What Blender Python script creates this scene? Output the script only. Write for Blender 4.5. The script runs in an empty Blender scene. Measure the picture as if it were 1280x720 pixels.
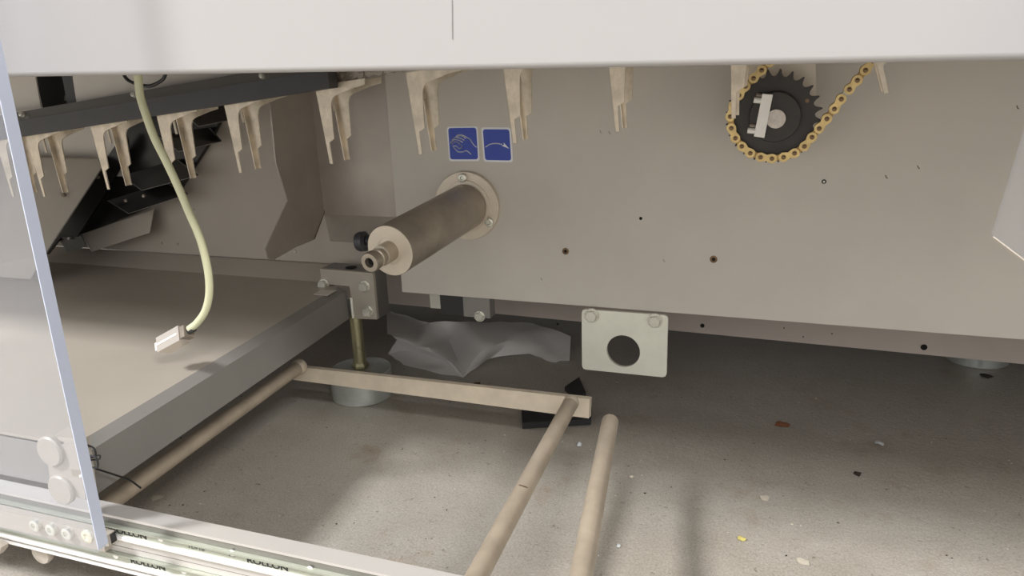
import bpy, bmesh, math, random
from mathutils import Vector, Matrix, noise
random.seed(7)
R = math.radians
scene = bpy.context.scene
COL = scene.collection

# ------------------------------------------------------------------ camera
FPX = 975.0
CAM_H = 0.5
CX = Vector((0.9381, 0.3444, -0.0367))      # camera right
CD = Vector((0.0657, -0.2811, -0.9574))     # camera down
CF = Vector((-0.3400, 0.8958, -0.2863))     # camera forward
CF.normalize(); CX = (CX - CF * CX.dot(CF)).normalized(); CD = CF.cross(CX)
cam_data = bpy.data.cameras.new('camera')
cam_data.sensor_width = 36.0
cam_data.lens = FPX / 1280.0 * 36.0
cam_data.clip_start = 0.01
cam = bpy.data.objects.new('camera', cam_data)
COL.objects.link(cam)
m = Matrix((( CX.x, -CD.x, -CF.x, 0), (CX.y, -CD.y, -CF.y, 0), (CX.z, -CD.z, -CF.z, CAM_H), (0, 0, 0, 1)))
cam.matrix_world = m
scene.camera = cam

# ------------------------------------------------------------------ world, lights, exposure
scene.view_settings.view_transform = 'Standard'
scene.view_settings.look = 'None'
scene.view_settings.gamma = 1.0
scene.view_settings.use_curve_mapping = False
scene.view_settings.exposure = 0.0
world = bpy.data.worlds.new('room_light'); scene.world = world
world.use_nodes = True
bgn = world.node_tree.nodes['Background']
bgn.inputs[0].default_value = (1.0, 0.975, 0.945, 1)
WF, WB = 1.15, 0.10                         # room brighter in front of the machine than behind it
wn = world.node_tree; wl_ = wn.links.new
wtc = wn.nodes.new('ShaderNodeTexCoord'); wdot = wn.nodes.new('ShaderNodeVectorMath'); wdot.operation = 'DOT_PRODUCT'
wdot.inputs[1].default_value = (0.0, -0.96, -0.28)
wl_(wtc.outputs['Generated'], wdot.inputs[0])
wmr = wn.nodes.new('ShaderNodeMapRange'); wmr.interpolation_type = 'SMOOTHSTEP'
wmr.inputs['From Min'].default_value = -.35; wmr.inputs['From Max'].default_value = .85
wmr.inputs['To Min'].default_value = WB; wmr.inputs['To Max'].default_value = WF
wl_(wdot.outputs['Value'], wmr.inputs['Value']); wl_(wmr.outputs[0], bgn.inputs[1])

def area(name, loc, target, sx, sy, power, colour=(1, .98, .955)):
    l = bpy.data.lights.new(name, 'AREA'); l.shape = 'RECTANGLE'; l.size = sx; l.size_y = sy
    l.energy = power; l.color = colour
    o = bpy.data.objects.new(name, l); COL.objects.link(o)
    o.location = loc
    d = Vector(target) - Vector(loc)
    o.rotation_euler = d.to_track_quat('-Z', 'Y').to_euler()
    return o
area('ceiling_fluorescent', (-2.3, -1.0, 2.6), (-2.3, -1.0, 0), 0.55, 0.45, 225)
area('ceiling_fluorescent_right', (1.9, -1.5, 2.6), (1.9, -1.5, 0), 1.2, 0.6, 125)
area('far_panel_fill', (0.2, -5.0, 2.6), (0.2, -5.0, 0), 3.0, 4.5, 70)  # added broad fill that brightens the lower panel, not a known fixture

# ------------------------------------------------------------------ helpers
def ray(px, py):
    return CX * (px - 640) + CD * (py - 360) + CF * FPX
O = Vector((0, 0, CAM_H))
def PY(px, py, y):
    d = ray(px, py); return O + d * (y / d.y)
def PZ(px, py, z):
    d = ray(px, py); return O + d * ((z - CAM_H) / d.z)
def PX(px, py, x):
    d = ray(px, py); return O + d * (x / d.x)

def srgb(r, g, b):
    f = lambda c: (c / 255 / 12.92) if c / 255 <= .04045 else ((c / 255 + .055) / 1.055) ** 2.4
    return (f(r), f(g), f(b), 1)

def mat(name, col, rough=.5, metal=0.0, var=0.0, scale=20, col2=None, bump=0.0, bscale=200, stretch=None, spec=.5, coat=0):
    mt = bpy.data.materials.new(name); mt.use_nodes = True
    nt = mt.node_tree; p = nt.nodes['Principled BSDF']
    p.inputs['Base Color'].default_value = col
    p.inputs['Roughness'].default_value = rough
    p.inputs['Metallic'].default_value = metal
    p.inputs['Specular IOR Level'].default_value = spec
    if coat: p.inputs['Coat Weight'].default_value = coat
    tc = nt.nodes.new('ShaderNodeTexCoord')
    mp = nt.nodes.new('ShaderNodeMapping'); nt.links.new(tc.outputs['Object'], mp.inputs[0])
    if stretch: mp.inputs['Scale'].default_value = stretch
    if col2 or var:
        n = nt.nodes.new('ShaderNodeTexNoise'); n.inputs['Scale'].default_value = scale
        n.inputs['Detail'].default_value = 6; n.inputs['Roughness'].default_value = .6
        nt.links.new(mp.outputs[0], n.inputs['Vector'])
        cr = nt.nodes.new('ShaderNodeValToRGB')
        cr.color_ramp.elements[0].position = .35; cr.color_ramp.elements[1].position = .68
        if not col2:
            col2 = tuple(c * (1 + var) for c in col[:3]) + (1,)
            cr.color_ramp.elements[0].color = tuple(c * (1 - var) for c in col[:3]) + (1,)
        else:
            cr.color_ramp.elements[0].color = col
        cr.color_ramp.elements[1].color = col2
        nt.links.new(n.outputs['Fac'], cr.inputs[0]); nt.links.new(cr.outputs[0], p.inputs['Base Color'])
    if bump:
        n2 = nt.nodes.new('ShaderNodeTexNoise'); n2.inputs['Scale'].default_value = bscale; n2.inputs['Detail'].default_value = 3
        nt.links.new(mp.outputs[0], n2.inputs['Vector'])
        b = nt.nodes.new('ShaderNodeBump'); b.inputs['Strength'].default_value = bump; b.inputs['Distance'].default_value = .001
        nt.links.new(n2.outputs['Fac'], b.inputs['Height']); nt.links.new(b.outputs[0], p.inputs['Normal'])
    return mt

M = {}
M['hood'] = mat('hood_paint', srgb(164, 162, 162), .35, var=.015, scale=3)
M['hoodmark'] = mat('hood_mark', srgb(146, 143, 142), .5)
M['rustline'] = mat('brown_seam', srgb(86, 66, 48), .7)
M['panel'] = mat('grey_panel', srgb(204, 198, 188), .42, var=.05, scale=5, bump=.03, bscale=400)
M['wall'] = mat('grey_back_sheet', srgb(176, 167, 155), .5, var=.06, scale=4)
M['beam'] = mat('grey_beam', srgb(184, 173, 165), .5, var=.05, scale=9)
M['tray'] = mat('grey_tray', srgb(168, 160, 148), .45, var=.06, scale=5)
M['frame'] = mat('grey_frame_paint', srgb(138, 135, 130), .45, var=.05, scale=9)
M['steel'] = mat('brushed_steel', srgb(186, 176, 160), .38, .75, var=.12, scale=12, bump=.02)
M['stainless'] = mat('stainless_sheet', srgb(172, 164, 154), .33, .35, var=.10, scale=9)
M['finger'] = mat('finger_steel', srgb(214, 202, 182), .36, .4, var=.24, scale=38)
M['flange'] = mat('turned_steel', srgb(222, 211, 193), .38, .35, var=.04, scale=30)
M['tube'] = mat('dull_tube', srgb(168, 158, 144), .34, .4, var=.2, scale=14)
M['zinc'] = mat('zinc_plate', srgb(236, 236, 222), .36, .15, var=.05, scale=25, col2=None)
M['bolt'] = mat('zinc_bolt', srgb(222, 221, 210), .25, .5, var=.06, scale=80)
M['foot'] = mat('galvanised_foot', srgb(205, 210, 206), .27, .6, var=.12, scale=30)
M['stud'] = mat('yellow_zinc_stud', srgb(165, 160, 128), .28, .9, bump=.9, bscale=30, stretch=(.2, .2, 30))
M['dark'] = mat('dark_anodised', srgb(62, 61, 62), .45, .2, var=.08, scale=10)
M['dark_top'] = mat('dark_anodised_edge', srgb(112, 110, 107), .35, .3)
M['black'] = mat('black_part', srgb(24, 23, 23), .5)
M['black_sheet'] = mat('black_sheet', srgb(36, 34, 33), .3, .4, var=.3, scale=14)
M['cutedge'] = mat('cut_edge', srgb(140, 136, 130), .35, .5)
M['sprocket'] = mat('blackened_sprocket', srgb(58, 54, 51), .45, .3, var=.12, scale=30)
M['gold'] = mat('gold_chain', srgb(206, 180, 124), .32, .5, var=.18, scale=90)
M['gold_inner'] = mat('gold_chain_inner', srgb(160, 130, 78), .35, .6, var=.2, scale=90)
M['chainpin'] = mat('chain_pin', srgb(120, 98, 74), .35, .8)
M['greylink'] = mat('grey_link', srgb(170, 168, 155), .35, .6)
M['oiled'] = mat('oiled_chain', srgb(158, 148, 135), .3, .35, var=.2, scale=90)
M['bar'] = mat('pale_bar', srgb(246, 243, 236), .35, .05, var=.03, scale=60)
M['shaft'] = mat('shaft_end', srgb(186, 178, 168), .35, .5, var=.15, scale=160)
M['rod'] = mat('pale_rod', srgb(182, 169, 151), .42, .25, var=.13, scale=28)
M['cross'] = mat('pale_crossbar', srgb(218, 206, 186), .42, .2, var=.10, scale=22)
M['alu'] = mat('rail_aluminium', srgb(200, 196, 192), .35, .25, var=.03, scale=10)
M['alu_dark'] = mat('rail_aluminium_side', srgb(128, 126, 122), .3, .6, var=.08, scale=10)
M['railgrey'] = mat('rail_zinc', srgb(174, 178, 165), .35, .35, var=.03, scale=20)
M['lip'] = mat('rail_polished', srgb(246, 244, 240), .25, .2)
M['ink'] = mat('black_ink', srgb(38, 38, 36), .6)
M['ink2'] = mat('faded_ink', srgb(110, 112, 106), .6)
M['blue'] = mat('sticker_blue', srgb(44, 72, 178), .35)
M['white'] = mat('sticker_white', srgb(238, 240, 244), .4)
M['cable'] = mat('cream_cable', srgb(214, 214, 178), .45)
M['rubber'] = mat('black_rubber', srgb(38, 38, 40), .5, var=.2, scale=30)
M['knob'] = mat('black_knob', srgb(58, 58, 62), .38)
M['plastic'] = mat('white_plastic', srgb(176, 168, 157), .42)
M['chrome'] = mat('nickel_shell', srgb(222, 214, 204), .22, .6)
M['whiteplate'] = mat('pale_label', srgb(192, 190, 178), .5)
M['leaf'] = mat('orange_scrap', srgb(150, 98, 70), .7)
M['yellow'] = mat('yellow_scrap', srgb(196, 184, 110), .8)
M['paper'] = mat('white_scrap', srgb(205, 208, 210), .6)
M['lump'] = mat('brown_lump', srgb(98, 78, 62), .9, var=.3, scale=120)
M['speck'] = mat('pale_speck', srgb(196, 188, 172), .8)
M['grit'] = mat('dark_grit', srgb(58, 50, 42), .9)
M['edge'] = mat('acrylic_edge', srgb(190, 198, 216), .4)
M['hole'] = mat('hole_dark', srgb(22, 20, 18), .9)

def acrylic(name='clear_acrylic', haze=.075, refl=.05):
    mt = bpy.data.materials.new(name); mt.use_nodes = True
    nt = mt.node_tree; nt.nodes.remove(nt.nodes['Principled BSDF'])
    out = nt.nodes['Material Output']
    t = nt.nodes.new('ShaderNodeBsdfTransparent'); t.inputs[0].default_value = (.97, .98, 1, 1)
    d = nt.nodes.new('ShaderNodeBsdfDiffuse'); d.inputs[0].default_value = srgb(226, 228, 236)
    g = nt.nodes.new('ShaderNodeBsdfGlossy'); g.inputs['Roughness'].default_value = .03
    
    m1 = nt.nodes.new('ShaderNodeMixShader'); m1.inputs[0].default_value = haze
    m2 = nt.nodes.new('ShaderNodeMixShader')
    nt.links.new(t.outputs[0], m1.inputs[1]); nt.links.new(d.outputs[0], m1.inputs[2])
    m2.inputs[0].default_value = refl; nt.links.new(m1.outputs[0], m2.inputs[1]); nt.links.new(g.outputs[0], m2.inputs[2])
    nt.links.new(m2.outputs[0], out.inputs[0])
    return mt
M['acrylic'] = acrylic()
M['guard'] = acrylic('thin_guard', .035, .02)

def poly_film():
    mt = bpy.data.materials.new('plastic_film'); mt.use_nodes = True
    nt = mt.node_tree; nt.nodes.remove(nt.nodes['Principled BSDF'])
    out = nt.nodes['Material Output']
    t = nt.nodes.new('ShaderNodeBsdfTransparent'); t.inputs[0].default_value = (.9, .9, .9, 1)
    p = nt.nodes.new('ShaderNodeBsdfPrincipled'); p.inputs['Base Color'].default_value = srgb(238, 236, 234); p.inputs['Roughness'].default_value = .35
    tr = nt.nodes.new('ShaderNodeBsdfTranslucent'); tr.inputs[0].default_value = srgb(238, 236, 234)
    m0 = nt.nodes.new('ShaderNodeMixShader'); m0.inputs[0].default_value = .35
    nt.links.new(p.outputs[0], m0.inputs[1]); nt.links.new(tr.outputs[0], m0.inputs[2])
    m1 = nt.nodes.new('ShaderNodeMixShader'); m1.inputs[0].default_value = .94
    nt.links.new(t.outputs[0], m1.inputs[1]); nt.links.new(m0.outputs[0], m1.inputs[2])
    nt.links.new(m1.outputs[0], out.inputs[0])
    return mt
M['film'] = poly_film()

def floor_mat():
    mt = bpy.data.materials.new('worn_concrete'); mt.use_nodes = True
    nt = mt.node_tree; p = nt.nodes['Principled BSDF']; L = nt.links.new
    tc = nt.nodes.new('ShaderNodeTexCoord')
    def nz(s, det=6, r=.6):
        n = nt.nodes.new('ShaderNodeTexNoise'); n.inputs['Scale'].default_value = s
        n.inputs['Detail'].default_value = det; n.inputs['Roughness'].default_value = r
        L(tc.outputs['Object'], n.inputs['Vector']); return n
    def ramp(n, a, ca, b, cb):
        c = nt.nodes.new('ShaderNodeValToRGB'); e = c.color_ramp.elements
        e[0].position = a; e[0].color = ca; e[1].position = b; e[1].color = cb
        L(n.outputs['Fac'], c.inputs[0]); return c
    def mix(kind, fac, a, b):
        x = nt.nodes.new('ShaderNodeMix'); x.data_type = 'RGBA'; x.blend_type = kind
        if isinstance(fac, float): x.inputs[0].default_value = fac
        else: L(fac, x.inputs[0])
        L(a, x.inputs[6])
        if isinstance(b, tuple): x.inputs[7].default_value = b
        else: L(b, x.inputs[7])
        return x.outputs[2]
    base = ramp(nz(3.5), .3, srgb(166, 160, 150), .7, srgb(178, 173, 165))
    mid = ramp(nz(24), .3, (.91, .90, .88, 1), .7, (1.03, 1.03, 1.03, 1))
    fine = ramp(nz(420, 2), .3, (.78, .77, .76, 1), .65, (1.08, 1.08, 1.08, 1))
    pits = ramp(nz(150, 3, .7), .27, (.45, .42, .38, 1), .36, (1, 1, 1, 1))
    stain = ramp(nz(9, 8, .7), .58, (1, 1, 1, 1), .75, (.82, .70, .58, 1))
    c = mix('MULTIPLY', 1.0, base.outputs[0], mid.outputs[0])
    c = mix('MULTIPLY', 1.0, c, fine.outputs[0])
    c = mix('MULTIPLY', 1.0, c, pits.outputs[0])
    c = mix('MULTIPLY', 1.0, c, stain.outputs[0])
    L(c, p.inputs['Base Color'])
    rr = ramp(nz(6), .35, (.32, .32, .32, 1), .7, (.5, .5, .5, 1)); L(rr.outputs[0], p.inputs['Roughness'])
    b = nt.nodes.new('ShaderNodeBump'); b.inputs['Strength'].default_value = .45; b.inputs['Distance'].default_value = .002
    L(nz(190, 4).outputs['Fac'], b.inputs['Height']); L(b.outputs[0], p.inputs['Normal'])
    return mt
M['floor'] = floor_mat()

# ---- mesh helpers (all in world coordinates; link() shifts to the parent's origin)
def origin(p):
    v = Vector((0, 0, 0))
    while p is not None: v += p.location; p = p.parent
    return v

def link(name, bm, material, parent=None, smooth=False, bevel=0, label=None):
    if bevel:
        bmesh.ops.bevel(bm, geom=[e for e in bm.edges if e.is_manifold and e.calc_face_angle(0) > .6],
                        offset=bevel, segments=2, affect='EDGES', profile=.6)
    bmesh.ops.recalc_face_normals(bm, faces=bm.faces)
    off = origin(parent)
    loc = Vector((0, 0, 0))
    if parent is None:
        xs = [v.co for v in bm.verts]
        loc = Vector(((min(v.x for v in xs) + max(v.x for v in xs)) / 2, (min(v.y for v in xs) + max(v.y for v in xs)) / 2, min(v.z for v in xs)))
    bmesh.ops.translate(bm, verts=bm.verts, vec=-(off + loc))
    me = bpy.data.meshes.new(name); bm.to_mesh(me); bm.free()
    me.materials.append(material)
    o = bpy.data.objects.new(name, me); COL.objects.link(o)
    o.location = loc
    if parent is not None: o.parent = parent
    if smooth:
        for p in me.polygons: p.use_smooth = True
        try: me.set_sharp_from_angle(angle=R(smooth if smooth is not True else 35))
        except Exception: pass
    if label: o['label'] = label
    return o

def thing(name, label, cat, loc, group=None):
    o = bpy.data.objects.new(name, None); COL.objects.link(o); o.location = loc
    o.empty_display_size = .02
    o['label'] = label; o['category'] = cat
    if group: o['group'] = group
    return o
def tag(o, label, cat, group=None, kind=None):
    o['label'] = label; o['category'] = cat
    if group: o['group'] = group
    if kind: o['kind'] = kind
    return o

def box(bm, x0, x1, y0, y1, z0, z1):
    vs = [bm.verts.new((x, y, z)) for z in (z0, z1) for x, y in ((x0, y0), (x1, y0), (x1, y1), (x0, y1))]
    for f in ((0, 1, 2, 3), (4, 5, 6, 7), (0, 1, 5, 4), (1, 2, 6, 5), (2, 3, 7, 6), (3, 0, 4, 7)):
        bm.faces.new([vs[i] for i in f])
    return bm
def nb(): return bmesh.new()
def obox(bm, centre, ax, ay, az, hx, hy, hz):
    c = Vector(centre); vs = []
    for k in (-1, 1):
        for i, j in ((-1, -1), (1, -1), (1, 1), (-1, 1)):
            vs.append(bm.verts.new(c + ax * i * hx + ay * j * hy + az * k * hz))
    for f in ((0, 1, 2, 3), (4, 5, 6, 7), (0, 1, 5, 4), (1, 2, 6, 5), (2, 3, 7, 6), (3, 0, 4, 7)):
        bm.faces.new([vs[i] for i in f])
    return bm
def prism(bm, pts, vec):
    vec = Vector(vec)
    a = [bm.verts.new(p) for p in pts]; b = [bm.verts.new(Vector(p) + vec) for p in pts]
    n = len(a)
    bm.faces.new(a); bm.faces.new(b[::-1])
    for i in range(n): bm.faces.new([a[i], a[(i + 1) % n], b[(i + 1) % n], b[i]])
    return bm
def basis(d):
    d = Vector(d).normalized()
    u = Vector((0, 0, 1)) if abs(d.z) < .9 else Vector((1, 0, 0))
    a = d.cross(u).normalized(); b = d.cross(a).normalized()
    return d, a, b
def lathe(bm, p0, d, prof, seg=32, phase=0):
    """prof: list of (distance along d, radius); radius 0 closes"""
    p0 = Vector(p0); d, a, b = basis(d); rings = []
    for t, r in prof:
        c = p0 + d * t
        if r <= 1e-7: rings.append([bm.verts.new(c)])
        else: rings.append([bm.verts.new(c + (a * math.cos(2 * math.pi * k / seg + phase) + b * math.sin(2 * math.pi * k / seg + phase)) * r) for k in range(seg)])
    for A, B in zip(rings, rings[1:]):
        if len(A) == 1 and len(B) == 1: continue
        for k in range(seg):
            k2 = (k + 1) % seg
            if len(A) == 1: bm.faces.new([A[0], B[k], B[k2]])
            elif len(B) == 1: bm.faces.new([A[k], A[k2], B[0]])
            else: bm.faces.new([A[k], A[k2], B[k2], B[k]])
    return bm
def cyl(bm, p0, p1, r, seg=24, r2=None, phase=0):
    p0 = Vector(p0); p1 = Vector(p1); L = (p1 - p0).length
    return lathe(bm, p0, p1 - p0, [(0, 0), (0, r), (L, r if r2 is None else r2), (L, 0)], seg, phase)
def tube(bm, pts, r, seg=12, cap=True):
    pts = [Vector(p) for p in pts]; rings = []; prev = None
    for i, p in enumerate(pts):
        d = (pts[min(i + 1, len(pts) - 1)] - pts[max(i - 1, 0)]).normalized()
        if prev is None: _, a, b = basis(d)
        else:
            a = (prev - d * prev.dot(d)).normalized(); b = d.cross(a)
        prev = a
        rings.append([bm.verts.new(p + (a * math.cos(2 * math.pi * k / seg) + b * math.sin(2 * math.pi * k / seg)) * r) for k in range(seg)])
    for A, B in zip(rings, rings[1:]):
        for k in range(seg): bm.faces.new([A[k], A[(k + 1) % seg], B[(k + 1) % seg], B[k]])
    if cap: bm.faces.new(rings[0]); bm.faces.new(rings[-1][::-1])
    return bm
def spline(pts, n=8):
    pts = [Vector(p) for p in pts]; out = []
    P = [pts[0] * 2 - pts[1]] + pts + [pts[-1] * 2 - pts[-2]]
    for i in range(1, len(P) - 2):
        for k in range(n):
            t = k / n; a, b, c, d = P[i - 1], P[i], P[i + 1], P[i + 2]
            out.append(.5 * ((2 * b) + (c - a) * t + (2 * a - 5 * b + 4 * c - d) * t * t + (3 * b - a - 3 * c + d) * t ** 3))
    out.append(pts[-1]); return out

def hexbolt(parent, p, d, rh=.0095, hh=.007, rw=.0115, phase=.3, mt='bolt'):
    """hex head bolt seated at p, head pointing along d (one part with its washer as sub-part)"""
    d = Vector(d).normalized(); p = Vector(p)
    b = nb(); lathe(b, p + d * .002, d, [(0, 0), (0, rh), (hh * .85, rh), (hh, rh * .86), (hh, 0)], 6, phase)
    o = link('bolt', b, M[mt], parent)
    w = nb(); cyl(w, p, p + d * .002, rw, 24)
    link('washer', w, M[mt], o, smooth=True)
    return o
def caphead(parent, p, d, r=.006, h=.006):
    d = Vector(d).normalized(); p = Vector(p)
    b = nb(); lathe(b, p, d, [(0, 0), (0, r), (h, r), (h + .0006, r * .85), (h + .0006, r * .5), (h - .002, r * .45), (h - .002, 0)], 20)
    return link('bolt', b, M['bolt'], parent, smooth=True)

# ------------------------------------------------------------------ SETTING
b = nb(); box(b, -4.5, 3.5, -3.5, 4.0, -.05, 0)
o = link('floor', b, M['floor']); o['kind'] = 'structure'

# ------------------------------------------------------------------ machine housing above (front hood)
YH = .47
hood = thing('machine_hood', 'wide pale grey painted metal cover across the whole top of the picture', 'machine cover', (-.2, YH, .49))
b = nb()
zl, zr = .4995, .486
pl = [(-1.9, .519), (-.75, .5033), (-.173, .4950), (.1, .4916), (1.3, .479)]
front = [Vector((x, YH, z)) for x, z in pl]
top = [Vector((1.3, YH, .95)), Vector((-1.9, YH, .95))]
prism(b, front + top, (0, .0025, 0))
link('front_sheet', b, M['hood'], hood)
b = nb()                                    # rounded, folded-in lower lip of the cover
rings = []
for a in range(0, 100, 10):
    yy = YH + .004 - .004 * math.cos(R(a)); zz = -.004 * math.sin(R(a))
    rings.append([b.verts.new(p + Vector((0, yy - YH, zz + .0005))) for p in front])
rings.append([b.verts.new(p + Vector((0, .022, -.0035))) for p in front])
rings.append([b.verts.new(p + Vector((0, .022, -.0015))) for p in front])
rings.append([b.verts.new(p + Vector((0, .006, -.0015))) for p in front])
for A, B in zip(rings, rings[1:]):
    for k in range(len(A) - 1): b.faces.new([A[k], A[k + 1], B[k + 1], B[k]])
link('bottom_lip', b, M['hood'], hood, smooth=True)
b = nb(); box(b, -1.9, 1.3, YH + .003, 1.5, .945, .95); link('light_blocking_roof', b, M['wall'], hood)  # unseen roof, added so the interior gets no light from above
b = nb(); tube(b, [PY(565, 0, YH - .0003), PY(565.5, 49, YH - .0003)], .00022, 6); link('scratch', b, M['hoodmark'], hood)

# ------------------------------------------------------------------ right side panel
YP = 1.0
panel = thing('side_panel', 'large flat grey metal panel behind the spindle and sprocket', 'machine panel', (-.1, YP, .16))
pts = [PY(479, 92, YP), PY(503, 365, YP), PY(1279, 425, YP)]
xl = -.5575; zb0 = pts[1].z
b = nb(); prism(b, [Vector((xl, YP, .945)), Vector((xl, YP, zb0)), Vector((1.3, YP, pts[2].z)), Vector((1.3, YP, .945))], (0, .004, 0))
link('sheet', b, M['panel'], panel, bevel=.0005)
for px, py, r in ((707, 314, .0032), (892, 324, .0032), (801, 273, .0014)):
    p = PY(px, py, YP); b = nb()
    lathe(b, p + Vector((0, -.0002, 0)), (0, -1, 0), [(0, r * 1.5), (.0006, r * 1.45), (.0008, r), (.0001, r * .95), (.0001, 0)], 20)
    link('tapped_hole', b, M['chainpin' if r > .002 else 'hole'], panel, smooth=True)
    b = nb(); cyl(b, p, p + Vector((0, -.0005, 0)), r * .7, 14); link('hole_bore', b, M['hole'], panel)
p = PY(1030, 227, YP); b = nb()
lathe(b, p, (0, -1, 0), [(0, 0), (0, .0028), (.0008, .0026), (.0008, .0020), (.0002, .0018), (.0002, 0)], 20)
sc = link('screw', b, M['dark'], panel, smooth=True)
b = nb(); lathe(b, p, (0, -1, 0), [(.0002, .0013), (.0011, .0011), (.0013, 0)], 14); link('screw_tip', b, M['bolt'], sc, smooth=True)
for px, py in ((1271, 132), (1147, 207), (1107, 219), (829, 324), (676, 347), (761, 164), (750, 163)):
    p = PY(px, py, YP - .0003); b = nb()
    tube(b, [p, p + Vector((.0012, 0, -.003)), p + Vector((.0026, 0, -.0035))], .0005 if px > 1000 else .0003, 6)
    link('scratch', b, M['chainpin'], panel)

# stickers
def sticker(px0, py0, px1, py1, label):
    """blue square sticker with white border; corners from the two upper pixel points and the lower ones"""
    tl = PY(px0[0], px0[1], YP - .0004); tr = PY(py0[0], py0[1], YP - .0004)
    bl = PY(px1[0], px1[1], YP - .0004); br = PY(py1[0], py1[1], YP - .0004)
    c = (tl + tr + bl + br) / 4
    t = thing('sticker', label, 'sticker', (c.x, YP - .0002, c.z), 'blue pictogram stickers')
    def rr(ins, shift=(0, 0)):
        out = []
        U = (tr - tl); V = (tl - bl)
        w, h = U.length, V.length; U.normalize(); V.normalize(); rad = .0035
        for cx, cy, a0 in ((w - ins, h - ins, 0), (ins, h - ins, 90), (ins, ins, 180), (w - ins, ins, 270)):
            sx = cx - rad if cx > w / 2 else cx + rad; sy = cy - rad if cy > h / 2 else cy + rad
            for k in range(5):
                a = R(a0 + k * 22.5)
                out.append(bl + U * (sx + rad * math.cos(a) + shift[0]) + V * (sy + rad * math.sin(a) + shift[1]))
        return out
    b = nb(); prism(b, rr(0), (0, .0003, 0)); link('border', b, M['white'], t)
    return t, rr
def ribbon(b, pts, w, y):
    for p, q in zip(pts, pts[1:]):
        d = (q - p); L = d.length; d.normalize(); n = Vector((d.z, 0, -d.x))
        e = d * w * .3
        prism(b, [p - e - n * w / 2, q + e - n * w / 2, q + e + n * w / 2, p - e + n * w / 2], (0, .0002, 0))
def spx(cx, cy): return PY(540 + cx / 10.667, 150 + cy / 10.667, YP - .0009)
t, rr = sticker((558.3, 158.5), (597, 157.9), (561.3, 201.5), (599.8, 200.8), 'blue square sticker with a white outlined grabbing hand, left of the pair')
b = nb(); prism(b, [p + Vector((0, -.0002, 0)) for p in rr(.0022, (0, .0004))], (0, .0002, 0)); link('blue_field', b, M['blue'], t)
b = nb()
for line in ([(590, 362), (555, 330), (530, 295), (510, 262), (470, 235), (430, 212), (400, 200), (360, 198), (335, 205), (320, 225)],
             [(320, 225), (350, 212), (385, 208), (420, 222), (445, 245)], [(290, 250), (310, 232), (350, 238), (390, 248), (425, 268)],
             [(265, 285), (290, 262), (330, 265), (370, 275), (405, 297)], [(265, 285), (250, 300), (262, 318), (285, 302), (310, 290), (345, 300), (370, 325), (392, 345), (385, 372), (355, 378), (330, 355), (300, 345), (283, 355), (295, 375)],
             [(295, 375), (320, 400), (345, 422), (380, 428), (420, 422), (455, 410), (490, 430), (518, 457)], [(290, 250), (272, 262), (265, 285)]):
    ribbon(b, spline([spx(*p) for p in line], 3), .0013, 0)
link('hand_outline', b, M['white'], t)
t, rr = sticker((601.3, 159.2), (638.5, 159.4), (604.6, 202.2), (643, 203), 'blue square sticker with a white curved arrow, right of the pair')
b = nb(); prism(b, [p + Vector((0, -.0002, 0)) for p in rr(.0025, (0, .0))], (0, .0002, 0)); link('blue_field', b, M['blue'], t)
b = nb(); ribbon(b, spline([spx(*p) for p in ((717, 360), (760, 330), (810, 316), (870, 314), (930, 325))], 4), .0014, 0)
prism(b, [spx(*p) for p in ((955, 300), (1030, 383), (928, 343), (958, 330))], (0, .0002, 0))
link('arrow', b, M['white'], t)

# ------------------------------------------------------------------ frame beam behind the panel
beam = thing('frame_beam', 'long grey horizontal frame beam seen below the bottom edge of the panel', 'beam', (0, 1.2, .06))
YB = 1.2
p1 = PY(860, 415, YB); p2 = PY(1278, 455, YB)
sl = (p2.z - p1.z) / (p2.x - p1.x)
zat = lambda x: p1.z + sl * (x - p1.x)
b = nb(); prism(b, [Vector((-1.0, YB, zat(-1.0))), Vector((1.5, YB, zat(1.5))), Vector((1.5, YB, .24)), Vector((-1.0, YB, .24))], (0, .22, 0))
link('box_section', b, M['beam'], beam, bevel=.001)
for px, py, r in ((878, 407, .0035), (1155, 434, .0045), (697, 405, .002), (980, 410, .001), (1004, 421, .001), (1040, 417, .001)):
    p = PY(px, py, YB); b = nb(); cyl(b, p, p + Vector((0, -.0006, 0)), r, 16); link('drilled_hole', b, M['hole'], beam)

FX, FY = -.622, .9655
def foot(cx, cy, stud_top, label, rf=.047, hf=.045):
    t = thing('levelling_foot', label, 'machine foot', (cx, cy, 0), 'levelling feet')
    b = nb(); lathe(b, (cx, cy, 0), (0, 0, 1), [(0, 0), (0, rf - .0015), (.0015, rf), (hf - .001, rf), (hf, rf - .0012), (hf - .0012, rf - .003), (hf - .0012, 0)], 64)
    link('pad', b, M['foot'], t, smooth=True)
    b = nb(); cyl(b, (cx, cy, hf - .001), (cx, cy, stud_top), .0095, 24); link('threaded_stud', b, M['stud'], t, smooth=True)
    b = nb(); lathe(b, (cx, cy, hf - .001), (0, 0, 1), [(0, 0), (.0, .0105), (.004, .0128), (.008, .0128), (.011, .0105), (.011, 0)], 6)
    link('nut', b, M['stud'], t)
    return t
foot(.283, 1.362, .07, 'low round metal levelling foot half hidden under the beam at far right', hf=.04)
foot(FX, FY, .131, 'round galvanised levelling foot with threaded stud below the corner block')

# small brackets under the panel's edge
br = thing('mounting_bracket', 'small grey bolted bracket hanging under the panel edge above the plastic sheet', 'bracket', (-.46, 1.02, .125))
b = nb(); box(b, -.462, -.4195, 1.01, 1.03, .1275, .20); link('tab', b, M['frame'], br, bevel=.001)
p = PY(600, 395, 1.01); hexbolt(br, p, (0, -1, 0), .0072, .005, .0085)
b = nb(); box(b, -.502, -.4625, 1.015, 1.09, .127, .20); link('dark_block', b, M['dark'], br, bevel=.001)
b = nb(); box(b, -.519, -.502, 1.014, 1.018, .135, .19); link('pale_strip', b, M['whiteplate'], br)

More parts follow.
